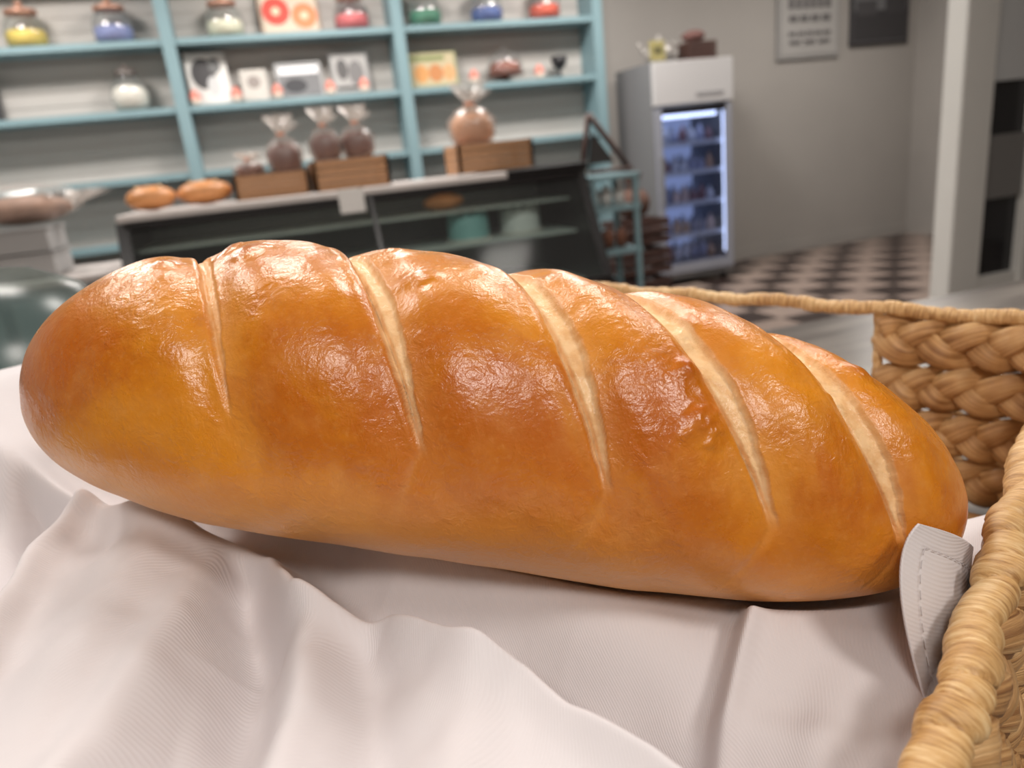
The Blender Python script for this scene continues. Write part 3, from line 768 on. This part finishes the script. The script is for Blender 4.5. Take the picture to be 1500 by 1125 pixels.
wv = N.new('ShaderNodeTexWave'); wv.inputs['Scale'].default_value = 380; wv.inputs['Distortion'].default_value = .6; wv.inputs['Detail'].default_value = 1
L.new(tc.outputs['Object'], mp.inputs[0]); L.new(mp.outputs[0], wv.inputs['Vector'])
nzc = N.new('ShaderNodeTexNoise'); nzc.inputs['Scale'].default_value = 40; nzc.inputs['Detail'].default_value = 2; L.new(tc.outputs['Object'], nzc.inputs['Vector'])
bp0 = N.new('ShaderNodeBump'); bp0.inputs['Distance'].default_value = .0015; bp0.inputs['Strength'].default_value = .25; L.new(nzc.outputs['Fac'], bp0.inputs['Height'])
bp = N.new('ShaderNodeBump'); bp.inputs['Distance'].default_value = .00014; bp.inputs['Strength'].default_value = .5
L.new(bp0.outputs[0], bp.inputs['Normal'])
L.new(wv.outputs['Fac'], bp.inputs['Height']); L.new(bp.outputs[0], P.inputs['Normal'])
M_cloth = m
nap = empty('cloth_napkin')
me = bpy.data.meshes.new('liner'); me.from_pydata(P3.tolist(), [], Fq.tolist()); me.update()
me.polygons.foreach_set('use_smooth', [True]*len(me.polygons)); me.materials.append(M_cloth)
o = bpy.data.objects.new('liner', me); sc.collection.objects.link(o); o.parent = nap
sm = o.modifiers.new('smooth', 'SMOOTH'); sm.factor = .5; sm.iterations = 5
# turned-up corner of the napkin between loaf and rim, leaning back, with a stitched hem
TL, TM, BM = [np.array(p) for p in ((.1330, .2215, -.1335), (.1195, .206, -.153), (.124, .188, -.194))]
TR = np.array((.172, .249, -.160)); BR2 = np.array((.150, .218, -.204))
n = 90; uu, vv = np.meshgrid(np.linspace(0, 1, n), np.linspace(0, 1, n), indexing='ij')
v3 = vv[..., None]
TMc = 2*TM-.5*(TL+BM)
leftE = (1-v3)**2*TL+2*v3*(1-v3)*TMc+v3**2*BM
leftE = leftE+np.stack([-.0025*np.sin(np.pi*vv*2)*vv, .0015*np.sin(vv*9), 0*vv], -1)
rightE = (1-v3)*TR+v3*BR2
u3 = uu[..., None]
Pp = leftE*(1-u3)+rightE*u3
nrm = np.array([.2, -.9, .35]); nrm /= np.linalg.norm(nrm)
Pp = Pp+(.0045*np.sin(uu*3.1)*(1-.5*vv)+.0012*np.sin(vv*7-uu*2))[..., None]*nrm
hem = np.minimum(uu*1.0, vv*1.0); Pp = Pp+(-.0003*np.exp(-((hem-.17)/.012)**2))[..., None]*nrm
Pp[..., 2] -= .003*(uu**2)*(1-vv)
b = MB(); F = [(i*n+j, i*n+j+1, (i+1)*n+j+1, (i+1)*n+j) for i in range(n-1) for j in range(n-1)]
b.add(W(Pp).reshape(-1, 3), F, M_cloth); o = b.obj('turned_corner', nap)
sd = o.modifiers.new('thick', 'SOLIDIFY'); sd.thickness = .0008
b = MB(); M_thr = mat('stitch_thread', (200, 193, 195), .8)
k17 = int(.17*(n-1))
for s0 in range(k17, n-6, 7):
    for line in (Pp[s0:s0+5, k17], Pp[k17, s0:s0+5]):
        b.sweep(line+nrm*.0009, (0, -.3, 1), .00018, .00018, M_thr, 6, world=True)
b.obj('hem_stitches', nap)

# ------------------------------------------------------------------ lights
def ceil_light(x, y, P_, size=.5, col=(1, .95, .89)):
    b = MB(); b.box(x-size/2-.03, x+size/2+.03, y-size/2-.03, y+size/2+.03, ZC-.05, ZC-.002, M_white)
    fx = b.obj('ceiling_light')
    l = bpy.data.lights.new('lamp', 'AREA'); l.shape = 'SQUARE'; l.size = size; l.energy = P_; l.color = col
    lo = bpy.data.objects.new('lamp', l); sc.collection.objects.link(lo); lo.location = (x, y, ZC-.06); lo.parent = fx
for x in (-1.3, -.1, 1.1, 2.3): ceil_light(x, 1.75, 23)
for x in (-.8, 1.2): ceil_light(x, -1.3, 38, .6, (1, .94, .87))  # unseen pair behind the camera, added as general fill
for x in (-1.5, .6, 2.6): ceil_light(x, 5.2, 62, .5, (1, .95, .90))
ceil_light(5.2, 5.0, 44)
w = bpy.data.worlds.new('world'); sc.world = w; w.use_nodes = True
w.node_tree.nodes['Background'].inputs[0].default_value = (.6, .55, .5, 1); w.node_tree.nodes['Background'].inputs[1].default_value = .2
